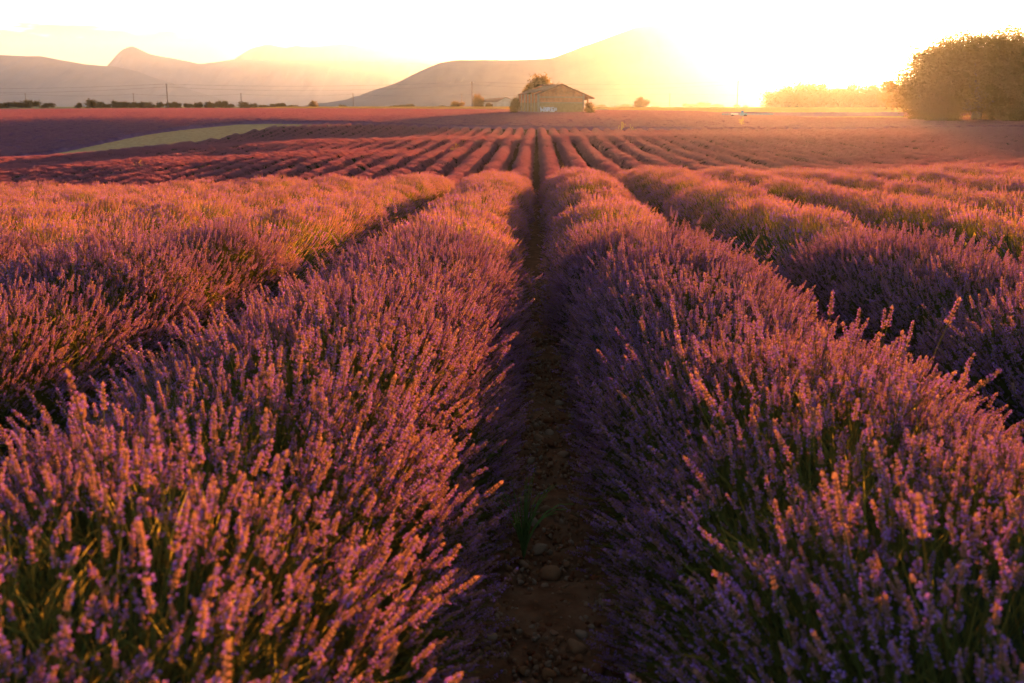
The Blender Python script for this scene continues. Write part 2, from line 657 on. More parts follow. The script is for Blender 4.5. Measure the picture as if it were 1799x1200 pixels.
def make_spike(seed, length=0.30, head=0.075):
    """one flowering stem: thin bent stalk, rings of buds, small open corollas"""
    r = random.Random(seed)
    mb = MB()
    bend = r.uniform(0.0, 0.05)
    P = lambda t: Vector((bend * t * t, 0.3 * bend * math.sin(t * 3), length * t))
    tn = r.random()
    mb.tube([P(t) for t in (0, .35, .7, 1, 1 + head / length * .9)], [.0017, .0015, .0013, .0011, .0008], 3, 0, tn)
    k = r.randint(7, 9)
    base = r.random() * .8
    for i in range(k):
        q = i / (k - 1)
        if i == 0 and r.random() < .6:
            t = 1 - r.uniform(.04, .10)
        else:
            t = 1 + head / length * q
        c = P(t)
        nb = 6 if q < .8 else 4
        rr = .0047 * (1 - .45 * q)
        ph = r.uniform(0, 6)
        for j in range(nb):
            a = ph + 2 * math.pi * j / nb + r.uniform(-.2, .2)
            out = Vector((math.cos(a), math.sin(a), 0))
            ax = out * .75 + Vector((0, 0, .9))
            mb.octa(c + out * rr * .8 + Vector((0, 0, r.uniform(-.001, .001))), ax, .0019, .0080, 1, min(1, base + .3 * r.random()), 4)
            if r.random() < .26:
                mb.octa(c + out * rr * 1.75 + Vector((0, 0, .004)), ax, .0029, .0056, 2, r.random(), 4)
    mb.octa(P(1 + head / length * 1.08), (0, 0, 1), .004, .014, 1, r.random(), 4)
    if r.random() < .5:
        mb.octa(P(1 + head / length * 1.16), (0.3, 0, 1), .0035, .007, 2, r.random(), 4)
    return mb.build('flower_spike', MATS)


def make_leaf_tuft(seed):
    """a bunch of narrow grey-green leaves and bare stalks from the bush body"""
    r = random.Random(seed)
    mb = MB()
    for i in range(16):
        a = r.uniform(0, 6.28)
        lean = r.uniform(.1, .7)
        ln = r.uniform(.08, .22)
        d = Vector((math.cos(a) * lean, math.sin(a) * lean, 1)).normalized()
        b = Vector((r.uniform(-.05, .05), r.uniform(-.05, .05), -.02))
        s = d.cross(Vector((r.random(), r.random(), .2))).normalized() * r.uniform(.0018, .0032)
        m = b + d * ln * .55
        e = b + d * ln + Vector((math.cos(a), math.sin(a), -.4)) * ln * .15
        mb.add([b - s * .5, b + s * .5, m + s, m - s, e], [(0, 1, 2, 3), (3, 2, 4)], 0, r.random())
    return mb.build('leaf_tuft', [M['stem']])


def make_clump(seed, n, rad, length, hw, hl, segs):
    """a tuft of simplified flowering stems for the middle distance"""
    r = random.Random(seed)
    mb = MB()
    for i in range(n):
        a = r.uniform(0, 6.28)
        q = rad * math.sqrt(r.random())
        b = Vector((math.cos(a) * q, math.sin(a) * q, -.03))
        lean = Vector((b.x * .9 + r.uniform(-.16, .16), b.y * .9 + r.uniform(-.16, .16), 1)).normalized()
        ln = length * r.uniform(.78, 1.12)
        tp = b + lean * ln
        tn = r.random()
        s = lean.cross(Vector((r.random() - .5, r.random() - .5, .1))).normalized() * hw * .22
        if segs > 1:
            mb.add([b - s, b + s, tp + s * .6, tp - s * .6], [(0, 1, 2, 3)], 0, tn)
        for k in range(segs):
            mb.octa(tp + lean * hl * (k + .5) / segs, lean, hw * (1 - .25 * k / segs), hl / segs * 1.25, 2 if (r.random() < (.22 if segs > 1 else 0)) else 1, r.random(), 4 if segs > 1 else 3)
    return mb.build('clump', MATS)


spike_meshes = [make_spike(i, 0.26 + .016 * (i % 5), .034 + .006 * (i % 6)) for i in range(13)]
C_SPIKE = src_collection('flowering_stem', spike_meshes)
C_LEAF = src_collection('leaf_tuft', [make_leaf_tuft(40 + i) for i in range(4)])
C_MID = src_collection('mid_tuft', [make_clump(60 + i, 18, .10, .25, .0054, .050, 3) for i in range(5)])
C_FAR = src_collection('far_tuft', [make_clump(90 + i, 46, .20, .17, .010, .075, 1) for i in range(5)])
for me in [o.data for o in C_FAR.objects]:
    me.materials[1] = M['farflower']

# ------------------------------------------------------------------ lavender rows
PITCH_R = 1.8


def row_end(X):
    if X > -44:
        return 171.0 + 1.5 * math.sin(X * .21)
    return max(118.0, 171 - (-44 - X) * 2.9)


def row_shape(Xc, Y, th, tip):
    """point of the mound (tip=0) or of the flower canopy (tip=1) at the angle th from upright, and the outward direction"""
    Y = np.asarray(Y, float)
    lump = 1 + .17 * (vnoise(Y / .85, Xc * 3.1, 5) - .5) * 2 + .07 * (vnoise(Y / .3, Xc * 5.7 + th * 1.2, 8) - .5) * 2
    slow = 1 + .10 * (vnoise(Y / 5.5, Xc * 1.3, 12) - .5) * 2
    side = np.sign(th)
    sw = 1 + .16 * (vnoise(Y / 1.3 + side * 37.7, Xc * 2.3, 21) - .5) * 2
    nar = 1 - .26 * np.clip((Y - 26) / 16, 0, 1)
    wide = .46 + .045 * np.clip((Y - 3.5) / 4, 0, 1)
    a = wide * slow * sw * lump * nar
    b = .49 * slow * lump
    s, c = np.sin(th), np.cos(th)
    e = 2 / 2.5
    px = np.sign(s) * np.abs(s) ** e * a
    pz = np.sign(c) * np.abs(c) ** e * b + .06
    ph = th * (.60 + .13 * np.abs(th))
    d = np.stack([np.sin(ph), np.zeros_like(ph), np.cos(ph)], -1)
    x = Xc + px + .03 * np.sin(Y * .35 + Xc)
    z = ground(Xc + px * .3, Y) + np.maximum(pz, -.02)
    return x, z, d


def row_mound(Xc, Y0, Y1):
    ys = []
    y = Y0
    while y < Y1:
        ys.append(y)
        y += max(.10, min(.7, y * .012))
    ys.append(Y1)
    ys = np.array(ys)
    nth = 15 if Y0 < 9 else 11
    th = np.linspace(-math.radians(104), math.radians(104), nth)
    YY, TT = np.meshgrid(ys, th, indexing='ij')
    x, z, d = row_shape(Xc, YY, TT, 0)
    k = np.clip(np.minimum(YY - Y0, Y1 - YY) / .5, 0, 1) ** .5
    x = Xc + (x - Xc) * (0.25 + .75 * k)
    g = ground(Xc, YY) - .03
    z = g + (z - g) * k
    g0 = g
    z = np.where(np.abs(TT) > 1.75, g0 - .03, z)
    n1, n2 = YY.shape
    ii = np.arange((n1 - 1) * (n2 - 1))
    r0, c0 = ii // (n2 - 1), ii % (n2 - 1)
    F = np.stack([r0 * n2 + c0, (r0 + 1) * n2 + c0, (r0 + 1) * n2 + c0 + 1, r0 * n2 + c0 + 1], 1)
    F = F[:, ::-1]
    return mesh('foliage_mound', np.stack([x.ravel(), YY.ravel(), z.ravel()], 1), F, [M['bushleaf']], smooth=True)


def in_view(x, y, m=2.5):
    lo = -.57 * y - m
    hi = .54 * y + m
    return (x > lo) & (x < hi)


def row_points(Xc, Y0, Y1, dens, thmax=1.65, jit=.2, spread=1.0, m=2.5):
    """random points on the mound of a row with outward directions"""
    n = int((Y1 - Y0) * dens)
    if n < 1:
        return None
    Y = rng.uniform(Y0, Y1, n)
    th = rng.uniform(-thmax, thmax, n)
    x, z, d = row_shape(Xc, Y, th, 0)
    d = d + rng.normal(0, jit * 1.15, (n, 3)) * [1, 1, .3]
    k = in_view(x, Y, m)
    return x[k], Y[k], z[k], d[k], th[k]


_ones = 'first second third fourth fifth sixth seventh eighth ninth tenth eleventh twelfth thirteenth fourteenth fifteenth sixteenth seventeenth eighteenth nineteenth'.split()
_tens = {2: ('twentieth', 'twenty'), 3: ('thirtieth', 'thirty'), 4: ('fortieth', 'forty'), 5: ('fiftieth', 'fifty')}


def nth(n):
    if n < 20:
        return _ones[n - 1]
    t, o = divmod(n, 10)
    return _tens[t][0] if o == 0 else _tens[t][1] + '-' + _ones[o - 1]


def row_label(r):
    side = 'right' if r >= 0 else 'left'
    k = r + 1 if r >= 0 else -r
    if k == 1:
        return ('lavender hedge bordering the central stony furrow on its right, near side shaded purple' if r >= 0 else
                'lavender hedge bordering the central stony furrow on its left, flank catching orange sun')
    return '%s lavender hedge to the %s of the central stony furrow' % (nth(k), side)


LOD0, LOD1, LOD2 = 8.5, 30.0, 85.0
for r in range(-36, 48):
    Xc = (r + .5) * PITCH_R
    Yend = row_end(Xc)
    Ystart = max(.25, (abs(Xc) - 4.2) / .56)
    if Ystart > Yend - 6:
        continue
    root = bpy.data.objects.new('lavender_hedge', None)
    COL.objects.link(root)
    root.empty_display_size = .3
    tag(root, row_label(r), 'lavender', 'parallel lavender hedges of the field')
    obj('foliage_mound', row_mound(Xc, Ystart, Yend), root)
    # near: single stems
    if Ystart < LOD0:
        P = row_points(Xc, Ystart, LOD0, 3500, m=1.3)
        x, y, z, d, th = P
        # patchy growth: fewer stems where the bush opens
        keep = rng.random(len(x)) < (.25 + 1.1 * vnoise(x * 4 + 50, y * 4, 31)) * (.72 + .28 * np.clip((y - 2.5) / 2.5, 0, 1))
        x, y, z, d, th = x[keep], y[keep], z[keep], d[keep], th[keep]
        tall = (vnoise(x * 2.2 + 9, y * 2.2, 44) - .5)
        scl = rng.normal(.77, .15, len(x)).clip(.45, 1.25) * (1 + .35 * tall)
        scl = scl * np.where(np.abs(th) > 1.2, .85, 1) * np.where(rng.random(len(x)) < .02, 1.3, 1)
        d[:, 2] += .12
        pos = np.stack([x, y, z - .02], 1)
        eul = dirs_to_euler(d, rng.uniform(0, 6.28, len(x)))
        idx = rng.integers(0, len(spike_meshes), len(x))
        order = np.argsort(y)
        solo = np.zeros(len(x), bool)
        if -3 <= r <= 2:
            # the nearest stems that lie in the picture are parts of their own
            vis = order[(y[order] > 1.15) & in_view(x[order], y[order], -.1)]
            hi = vis[np.abs(th[vis]) < 1.3]
            solo[hi[:290]] = True
        for i in np.nonzero(solo)[0]:
            o = bpy.data.objects.new('flower_spike', spike_meshes[idx[i]])
            COL.objects.link(o)
            o.parent = root
            o.location = pos[i]
            o.rotation_euler = eul[i]
            o.scale = (scl[i],) * 3
        k = ~solo
        scatter('flower_spikes', pos[k], eul[k], scl[k], idx[k], C_SPIKE, root)
        P = row_points(Xc, Ystart, LOD0, 420, thmax=1.8, m=1.3)
        x, y, z, d, th = P
        scatter('foliage_tufts', np.stack([x, y, z], 1), dirs_to_euler(d, rng.uniform(0, 6.28, len(x))), rng.uniform(.7, 1.4, len(x)), rng.integers(0, 4, len(x)), C_LEAF, root)
    # middle: tufts of stems
    if Ystart < LOD1:
        P = row_points(Xc, max(Ystart, LOD0), LOD1, 88, jit=.16, thmax=1.75)
        x, y, z, d, th = P
        if len(x):
            d[:, 2] += .1
            scatter('flower_tufts', np.stack([x, y, z - .01], 1), dirs_to_euler(d, rng.uniform(0, 6.28, len(x))), rng.normal(1.0, .12, len(x)).clip(.7, 1.4), rng.integers(0, 5, len(x)), C_MID, root)
    # far: coarse tufts
    for a, b, dens, sc in ((LOD1, LOD2, 30, .85), (LOD2, 180, 22, 1.0)):
        a = max(a, Ystart)
        b = min(b, Yend)
        if b <= a:
            continue
        P = row_points(Xc, a, b, dens, jit=.1, thmax=1.75)
        x, y, z, d, th = P
        if len(x):
            scatter('flower_canopy', np.stack([x, y, z], 1), dirs_to_euler(d, rng.uniform(0, 6.28, len(x))), np.stack([np.full(len(x), sc)] * 2 + [np.full(len(x), 1.0)], 1) * rng.uniform(.6, 1.4, (len(x), 1)), rng.integers(0, 5, len(x)), C_FAR, root)

# ------------------------------------------------------------------ stones and soil of the central furrow


def make_stone(seed):
    r = random.Random(seed)
    import bmesh
    bm = bmesh.new()
    bmesh.ops.create_icosphere(bm, subdivisions=2, radius=1)
    pl = [(Vector((r.gauss(0, 1), r.gauss(0, 1), r.gauss(0, 1))).normalized(), r.uniform(.42, .85)) for _ in range(12)]
    for v in bm.verts:
        for n, h in pl:
            q = v.co.dot(n)
            if q > h:
                v.co -= n * (q - h) * .85
        v.co *= r.uniform(.97, 1.03)
        v.co.z *= .62
        v.co.y *= .82
    me = bpy.data.meshes.new('stone')
    bm.to_mesh(me)
    bm.free()
    me.materials.append(M['stone'])
    me.polygons.foreach_set('use_smooth', np.ones(len(me.polygons), dtype=bool))
    return me


stones = [make_stone(i) for i in range(8)]
C_STONE = src_collection('pebble_shape', stones)
placed = []
tries = 0
while len(placed) < 290 and tries < 9000:
    tries += 1
    y = 1.5 + 6.5 * random.random() ** 1.5
    x = random.gauss(0, .17)
    if abs(x) > .42:
        continue
    s = random.choice((.014, .018, .022, .026, .03, .035, .045)) * random.uniform(.8, 1.15)
    if any((x - a) ** 2 + (y - b) ** 2 < (s * .8 + c * .8) ** 2 for a, b, c in placed):
        continue
    placed.append((x, y, s))
for x, y, s in [(-.14, 3.45, .055), (.06, 3.35, .06), (-.06, 4.1, .055), (.08, 2.35, .05)] + placed:
    o = obj('stone', random.choice(stones), ground_o, (x, y, float(ground(x, y)) + s * .22), (random.uniform(-.3, .3), random.uniform(-.3, .3), random.uniform(0, 6.28)), s)
n = 5200
px = rng.normal(0, .24, n).clip(-.6, .6)
py = 1.2 + 9 * rng.random(n) ** 1.3
pe = rng.uniform(-3, 3, (n, 3))
scatter('pebbles', np.stack([px, py, ground(px, py) + .004], 1), pe, rng.uniform(.006, .018, n), rng.integers(0, 8, n), C_STONE, ground_o)

# ------------------------------------------------------------------ far lavender field


def strip_field(name, xs, ys, edge, height, mat, label=None, kind=None, seed=0, rowpitch=1.8, amp=.22, cat=None):
    """a raised crop sheet with rows; edge(x,y) > 0 inside"""
    X, Y = np.meshgrid(xs, ys)
    e = edge(X, Y)
    w = np.clip(e / 1.2, 0, 1) ** .6
    g = ground(X, Y)
    h = height * (.78 + amp * np.cos(2 * math.pi * (Y + 1.2 * np.sin(X * .02)) / rowpitch) + .12 * (fbm(X * .5, Y * .9, 3, seed) - .5) + .18 * (vnoise(X * 2.3, Y * 2.3, seed + 3) - .5))
    Z = g + h * w - .25 * (1 - w)
    n1, n2 = X.shape
    ii = np.arange((n1 - 1) * (n2 - 1))
    r0, c0 = ii // (n2 - 1), ii % (n2 - 1)
    F = np.stack([r0 * n2 + c0, r0 * n2 + c0 + 1, (r0 + 1) * n2 + c0 + 1, (r0 + 1) * n2 + c0], 1)
    ok = (e.ravel()[F] > -1.0).any(axis=1)
    F = F[ok]
    used, inv = np.unique(F, return_inverse=True)
    V = np.stack([X.ravel(), Y.ravel(), Z.ravel()], 1)[used]
    me = mesh(name, V, inv.reshape(F.shape), [mat], smooth=True)
    o = obj(name, me)
    return tag(o, label, cat, None, kind)


def far_edge(X, Y):
    """near border of the far lavender: an arc round the bare patch, then parallel to the row ends"""
    lim = np.interp(X, [-160, -84, -76, -70, -62, -56, -50, -40, -20, 20, 60, 90, 150],
                    [118, 120, 138, 157, 178, 190, 189, 182, 178, 178, 177, 176, 176])
    top = np.interp(X, [-200, -60, 0, 45, 60, 75, 200], [322, 318, 300, 285, 226, 216, 212])
    return np.minimum(Y - lim + .8 * (vnoise(X * .8, Y * 0, 4) - .5), top - Y)


xs = np.arange(-215, 215, .8)
ys = np.concatenate([np.arange(117, 200, .36), np.arange(200, 324, .45)])
strip_field('lavender_field', xs, ys, far_edge, .74, M['farfield'],
            'far purple lavender field sloping up behind the row ends to the barn', 'stuff', 2, cat='lavender field')
# tufts on the far field so that its surface breaks up
n = 230000
fx = rng.uniform(-200, 190, n)
fyy = rng.uniform(119, 318, n)
k = (far_edge(fx, fyy) > .3) & in_view(fx, fyy, 3)
fx, fyy = fx[k], fyy[k]
fz = ground(fx, fyy) + .50
dd = np.stack([rng.normal(0, .15, len(fx)), rng.normal(0, .15, len(fx)), np.ones(len(fx))], 1)
ff = scatter('lavender_blossoms', np.stack([fx, fyy, fz], 1), dirs_to_euler(dd, rng.uniform(0, 6.28, len(fx))), rng.uniform(.9, 1.5, (len(fx), 1)) * [[1.6, 1.2, 1.0]], rng.integers(0, 5, len(fx)), C_FAR)
tag(ff, 'blossom tufts covering the far lavender field', 'lavender field')

# wheat beyond the lavender
M['wheat'] = leaf_mat('wheat', (0.60, 0.36, 0.09), (0.74, 0.48, 0.14), .5, scale=.4)
M['verge'] = leaf_mat('verge', (0.26, 0.21, 0.06), (0.40, 0.31, 0.10), .35, scale=.7)
strip_field('wheat_field', np.arange(-95, -5, 1.4), np.arange(322, 470, 2.4),
            lambda X, Y: np.minimum(np.minimum(Y - 324, 468 - Y), np.minimum(-8.5 - X - (Y - 324) * -.0, X + 94)), .95, M['wheat'],
            'golden wheat field in a thin bright band left of the barn', 'stuff', 6, 3.1, .02, cat='wheat field')
strip_field('stubble_field', np.arange(22, 330, 1.6), np.arange(300, 520, 3.0),
            lambda X, Y: np.minimum(np.minimum(Y - 318, 515 - Y), X - 24), .55, M['wheat'],
            'pale golden stubble field along the horizon right of the barn', 'stuff', 7, 3.1, .02, cat='stubble field')
strip_field('verge_grass', np.arange(44, 240, .9), np.arange(210, 250, .7),
            lambda X, Y: np.minimum(np.minimum(Y - 217, 245 - Y), X - 50), .55, M['verge'],
            'yellow dry grass verge in front of the big tree and tree belt', 'stuff', 8, 2.3, .05, cat='grass')
strip_field('lavender_strip', np.arange(48, 240, .9), np.arange(244, 300, .7),
            lambda X, Y: np.minimum(np.minimum(Y - 246.5, 298 - Y), X - 52), .5, M['farfield'],
            'narrow reddish lavender strip behind the dry grass verge at right', 'stuff', 9, cat='lavender field')

# pale gravel earth of the bare patch
bare_x, bare_y = np.arange(-100, -30, 1.0), np.arange(112, 200, 1.0)
BX, BY = np.meshgrid(bare_x, bare_y)
M['bare'] = solid_mat('bare', (0.33, 0.18, 0.075), (0.45, 0.27, 0.12), 1.3, bump=.6, dist=.05)
BZ = ground(BX, BY) + .03 + .04 * fbm(BX, BY, 3, 2)
n1, n2 = BX.shape
ii = np.arange((n1 - 1) * (n2 - 1))
r0, c0 = ii // (n2 - 1), ii % (n2 - 1)
F = np.stack([r0 * n2 + c0, r0 * n2 + c0 + 1, (r0 + 1) * n2 + c0 + 1, (r0 + 1) * n2 + c0], 1)
tag(obj('earth_patch', mesh('earth_patch', np.stack([BX.ravel(), BY.ravel(), BZ.ravel()], 1), F, [M['bare']], smooth=True)), kind='structure')

# ------------------------------------------------------------------ mountains


def mountain(name, prof, dist, depth, seed, rough=.05, label=None):
    pts = np.array([(at(x, y, dist).x, at(x, y, dist).z) for x, y in prof])
    xs = np.linspace(pts[0, 0], pts[-1, 0], 260)
    # smooth ridge line through the points plus small crags
    rz = np.interp(xs, pts[:, 0], pts[:, 1])
    k = np.exp(-.5 * (np.arange(-9, 10) / 1.1) ** 2)
    k /= k.sum()
    rz = np.convolve(np.pad(rz, 9, mode='edge'), k, 'valid')
    hgt = rz.max()
    rz = rz + (fbm(xs / (dist * .012), xs * 0, 4, seed) - .5) * hgt * rough
    s = np.concatenate([np.linspace(-1, 0, 22), np.linspace(0, 1, 12)[1:]])
    XX, SS = np.meshgrid(xs, s)
    R = np.interp(XX, xs, rz)
    gul = fbm(XX / (depth * .09), SS * 3.0, 5, seed + 9) - .5
    fall = np.where(SS < 0, (1 + SS) ** 1.35, (1 - SS) ** 1.1)
    Z = -6 + (R + 6) * fall + gul * hgt * .38 * np.clip(-SS * 3, 0, 1) * fall
    # keep the perspective outline: slopes in front must not rise over the crest
    Y = dist + SS * depth
    lim = CAMZ + (R - CAMZ) * Y / dist - 2
    Z = np.where(SS < 0, np.minimum(Z, lim), Z)
    n1, n2 = XX.shape
    ii = np.arange((n1 - 1) * (n2 - 1))
    r0, c0 = ii // (n2 - 1), ii % (n2 - 1)
    F = np.stack([r0 * n2 + c0, r0 * n2 + c0 + 1, (r0 + 1) * n2 + c0 + 1, (r0 + 1) * n2 + c0], 1)
    o = obj(name, mesh(name, np.stack([XX.ravel(), Y.ravel(), Z.ravel()], 1), F, [M['hill']], smooth=True))
    return tag(o, label, kind='structure')


mountain('mountain', [(520, 192), (600, 181), (640, 166), (700, 144), (740, 124), (770, 112), (800, 106), (880, 105), (940, 104), (975, 101), (1000, 90), (1040, 76), (1080, 61), (1120, 47), (1150, 43), (1200, 38), (1240, 44), (1290, 67), (1340, 102), (1400, 133), (1480, 163), (1580, 192)], 4600, 1100, 1, .015,
         'large dome shaped mountain right of centre')
mountain('mountain', [(-260, 150), (-150, 108), (-60, 95), (0, 97), (70, 99), (110, 106), (150, 113), (200, 117), (240, 125), (270, 136), (320, 152), (380, 172), (440, 192)], 8000, 1200, 2, .02,
         'low rounded ridge at the left edge')
mountain('mountain', [(150, 170), (192, 135), (197, 108), (204, 97), (216, 86), (232, 80), (248, 88), (266, 97), (300, 102), (330, 108), (352, 113), (380, 109), (415, 104), (470, 108), (540, 107), (600, 107), (680, 109), (740, 112), (800, 122), (900, 150), (1000, 192)], 10200, 1200, 3, .018,
         'pointed rocky peak with a long faint ridge')
mountain('mountain', [(380, 150), (410, 104), (440, 86), (470, 77), (500, 84), (520, 80), (545, 83), (600, 76), (650, 84), (690, 88), (730, 97), (770, 100), (810, 102), (850, 100), (885, 106), (1000, 120), (1300, 192)], 12300, 1000, 4, .012,
         'palest and farthest mountain range left of centre')

# ------------------------------------------------------------------ trees


DIMS = []


def tree_meshes(seed, rx, rz, nleaf, leaf, trunk_h, lobes=14, skirt=0.0):
    """crown of leaf clumps round many lobes, trunk with limbs; base at the origin"""
    r = np.random.default_rng(seed)
    cz = trunk_h + rz * (1 - skirt)
    cs = []
    for i in range(lobes):
        a = r.uniform(0, 2 * math.pi)
        el = r.uniform(-1.0 if skirt > .3 else -.75, 1.0)
        q = r.uniform(.35, .80)
        cs.append((math.cos(a) * math.sqrt(max(0, 1 - el * el * .8)) * q * rx, math.sin(a) * math.sqrt(max(0, 1 - el * el * .8)) * q * rx, cz + el * rz * .72, r.uniform(.24, .42)))
    cs.append((0, 0, cz, .55))
    cs = np.array(cs)
    w = cs[:, 3] ** 2
    pick = r.choice(len(cs), nleaf, p=w / w.sum())
    d = r.normal(0, 1, (nleaf, 3))
    d /= np.linalg.norm(d, axis=1)[:, None]
    rad = r.random(nleaf) ** .42
    # clusters of leaves: quantise towards twig centres
    P = cs[pick, :3] + d * rad[:, None] * (cs[pick, 3] * rx)[:, None] * [1, 1, rz / rx * 1.05]
    tw = r.integers(0, nleaf, nleaf // 14)
    tc = P[tw]
    a = r.integers(0, len(tc), nleaf)
    P = np.where((r.random(nleaf) < .72)[:, None], tc[a] + r.normal(0, leaf * 2.2, (nleaf, 3)), P)
    P = P[P[:, 2] > .15]
    n = len(P)
    u = r.normal(0, 1, (n, 3))
    u /= np.linalg.norm(u, axis=1)[:, None]
    v = np.cross(u, r.normal(0, 1, (n, 3)))
    v /= np.linalg.norm(v, axis=1)[:, None]
    s = leaf * r.uniform(.6, 1.3, (n, 1))
    V = np.stack([P - u * s, P + v * s * .6, P + u * s, P - v * s * .6], 1).reshape(-1, 3)
    F = np.arange(n * 4).reshape(n, 4)
    lo, hi = np.percentile(P, 1, axis=0), np.percentile(P, 99.3, axis=0)
    DIMS.append(((hi[0] - lo[0] + hi[1] - lo[1]) / 2, hi[2]))
    crown = mesh('crown', V, F, [M['treeleaf']], tone=np.repeat(r.random(n), 4))
    mb = MB()
    tr = max(.06, rx * .055)
    mb.tube([(0, 0, -.3), (tr * .3, 0, trunk_h * .5), (0, tr * .5, trunk_h + rz * .3), (0, 0, cz + rz * .3)], [tr * 1.3, tr, tr * .8, tr * .3], 7)
    for c in cs[:9]:
        b = Vector((0, 0, trunk_h + rz * .25 * random.random()))
        e = Vector(c[:3])
        mb.tube([b, b.lerp(e, .5) + Vector((0, 0, -.06 * rx)), e], [tr * .5, tr * .3, tr * .1], 5)
    return crown, mb.build('trunk', [M['bark']], True), DIMS[-1]


def tree(name, meshes, loc, scale, rz, label, cat='tree', group=None):
    t = bpy.data.objects.new(name, None)
    COL.objects.link(t)
    t.location = loc
    t.scale = scale if hasattr(scale, '__len__') else (scale,) * 3
    t.rotation_euler = (0, 0, rz)
    obj('crown', meshes[0], t)
    obj('trunk', meshes[1], t)
    return tag(t, label, cat, group)


def px_tree(name, meshes, dims, xc, ytop, ybase, wpx, Y, label, cat='tree', group=None, rz=None):
    """stands a tree of modelled size dims=(width,height) at the pixel column xc, distance Y, filling its height and width"""
    dims = meshes[2]
    b = at(xc, ybase, Y)
    H = at(xc, ytop, Y).z - b.z
    Wd = wpx / FPX * Y * 1.02
    gz = float(ground(b.x, Y))
    z = min(gz, b.z)
    H += b.z - z
    return tree(name, meshes, (b.x, Y, z), (Wd / dims[0], Wd / dims[0], H / dims[1]), random.uniform(0, 6.28) if rz is None else rz, label, cat, group)


big = tree_meshes(3, 9.5, 8.2, 105000, .15, 1.0, 64, .3)
big2 = tree_meshes(4, 6, 5.0, 52000, .13, .3, 40, .4)
px_tree('broad_tree', big, (19, 15.6), 1718, 57, 205, 250, 196, 'tallest and widest broad tree at the right edge, glowing orange in backlight', rz=2.4)
px_tree('broad_tree', big2, (12, 10), 1648, 116, 205, 92, 203, 'lower leafy tree forming the left shoulder of the big orange tree mass')
px_tree('broad_tree', big, (19, 15.6), 1852, 68, 205, 190, 201, 'broad tree cut off by the right picture edge beside the tallest tree', rz=4)
px_tree('broad_tree', big2, (12, 10), 1772, 150, 207, 90, 193, 'low dense bushy tree hiding the trunk of the tallest tree', rz=2)
px_tree('broad_tree', big2, (12, 10), 1655, 150, 207, 60, 194, 'small bushy tree at the foot of the big orange tree, reaching the ground')

mid = [tree_meshes(20 + i, 5, 4.4, 9000, .28, .6, 18, .35) for i in range(4)]
MD = (10.2, 9.3)
for bi, (x, yt, w) in enumerate([(1372, 155, 46), (1402, 151, 44), (1436, 147, 50), (1468, 157, 36), (1492, 148, 46), (1520, 153, 42), (1548, 146, 46), (1562, 145, 34), (1590, 153, 50), (1622, 151, 46)]):
    px_tree('belt_tree', random.choice(mid), MD, x, yt, 190, w * 1.15, 560 + random.uniform(-15, 15),
            '%s tree from the left in the hazy orange belt beside the big tree' % nth(bi + 1), 'tree', 'trees of the hazy belt at right')

airy = tree_meshes(77, 5, 4.6, 7000, .30, 2.0, 22, .1)
small = [tree_meshes(50 + i, 2.6, 2.2, 2600, .18, .3, 12, .4) for i in range(4)]
SD = (5.3, 4.7)
px_tree('round_tree', airy, MD, 945, 134, 192, 45, 268, 'airy tree rising behind the broken roof of the brick barn')
px_tree('bush', small[1], SD, 929, 160, 192, 18, 262, 'small bush top behind the left wall of the brick barn', 'bush')
px_tree('shrub', small[0], SD, 904, 172, 198, 17, 247, 'dark green shrub against the left end of the brick barn', 'shrub')
px_tree('shrub', small[2], SD, 1033, 180, 198, 18, 246, 'leafy shrub under the overhanging roof at the right of the barn', 'shrub')
px_tree('tree', mid[1], MD, 841, 167, 190, 19, 425, 'dark round tree at the left end of the low far barn')
px_tree('bush', small[3], SD, 858, 181, 190, 10, 405, 'small round bush against the wall of the low far barn', 'bush')
px_tree('bush', small[1], SD, 804, 178, 190, 23, 430, 'wide flat topped bush just left of the tall pole near the barns', 'bush')
px_tree('tree', mid[2], MD, 1127, 172, 190, 23, 420, 'lone round tree on the plain right of the brick barn')
px_tree('bush', small[2], SD, 548, 178, 190, 19, 480, 'lone round bush on the horizon at the start of the wheat band', 'bush')
for x, yt, w, lb in [(12, 180, 36, 'low bush on the horizon at the left picture edge'), (32, 179, 26, 'bush just left of the short pole on the left horizon'),
                     (54, 176, 30, 'bush just right of the short pole on the left horizon'), (84, 181, 22, 'small bush alone between the two horizon thickets at left'),
                     (137, 181, 14, 'low bush just before the long horizon tree line at left'), (158, 175, 22, 'tallest bush at the left start of the long horizon tree line')]:
    px_tree('horizon_bush', random.choice(small), SD, x, yt, 190, w, 500, lb, 'bush')
for bi, x in enumerate([171, 178, 186, 200, 213, 221, 236, 248, 262, 268, 281, 297, 306, 314, 330, 345, 350, 368, 374, 386, 396, 406, 430, 441, 447, 463, 480, 492, 497, 506, 516]):
    yt = 180.5 + random.choice((-3, -1.5, -1, 0, 1, 2, 3)) + (2 if x > 425 else 0)
    px_tree('horizon_bush', random.choice(small), SD, x, yt, 190, random.uniform(11, 23), 560 + random.uniform(-20, 40),
            '%s bush from the left in the long low tree line on the left horizon' % nth(bi + 1), 'bush', 'bushes of the long horizon tree line')
for bi, (x, yt, w) in enumerate([(600, 184, 12), (692, 185, 14), (706, 184, 12), (722, 183, 16), (776, 185, 9), (1052, 184, 20), (1088, 185, 16), (1098, 183, 16), (1110, 185.5, 9), (1152, 186, 12), (1210, 182, 17), (1224, 183, 20), (1236, 180, 20), (1250, 184, 16), (1262, 183, 14), (1295, 184, 10), (1308, 185, 8), (1342, 184, 8)]):
    px_tree('far_bush', random.choice(small), SD, x, yt, 189, w * 1.2, 900 + random.uniform(-60, 60),
            '%s from the left of the tiny hazy bushes on the central and right horizon' % nth(bi + 1), 'bush', 'tiny far bushes along the horizon')

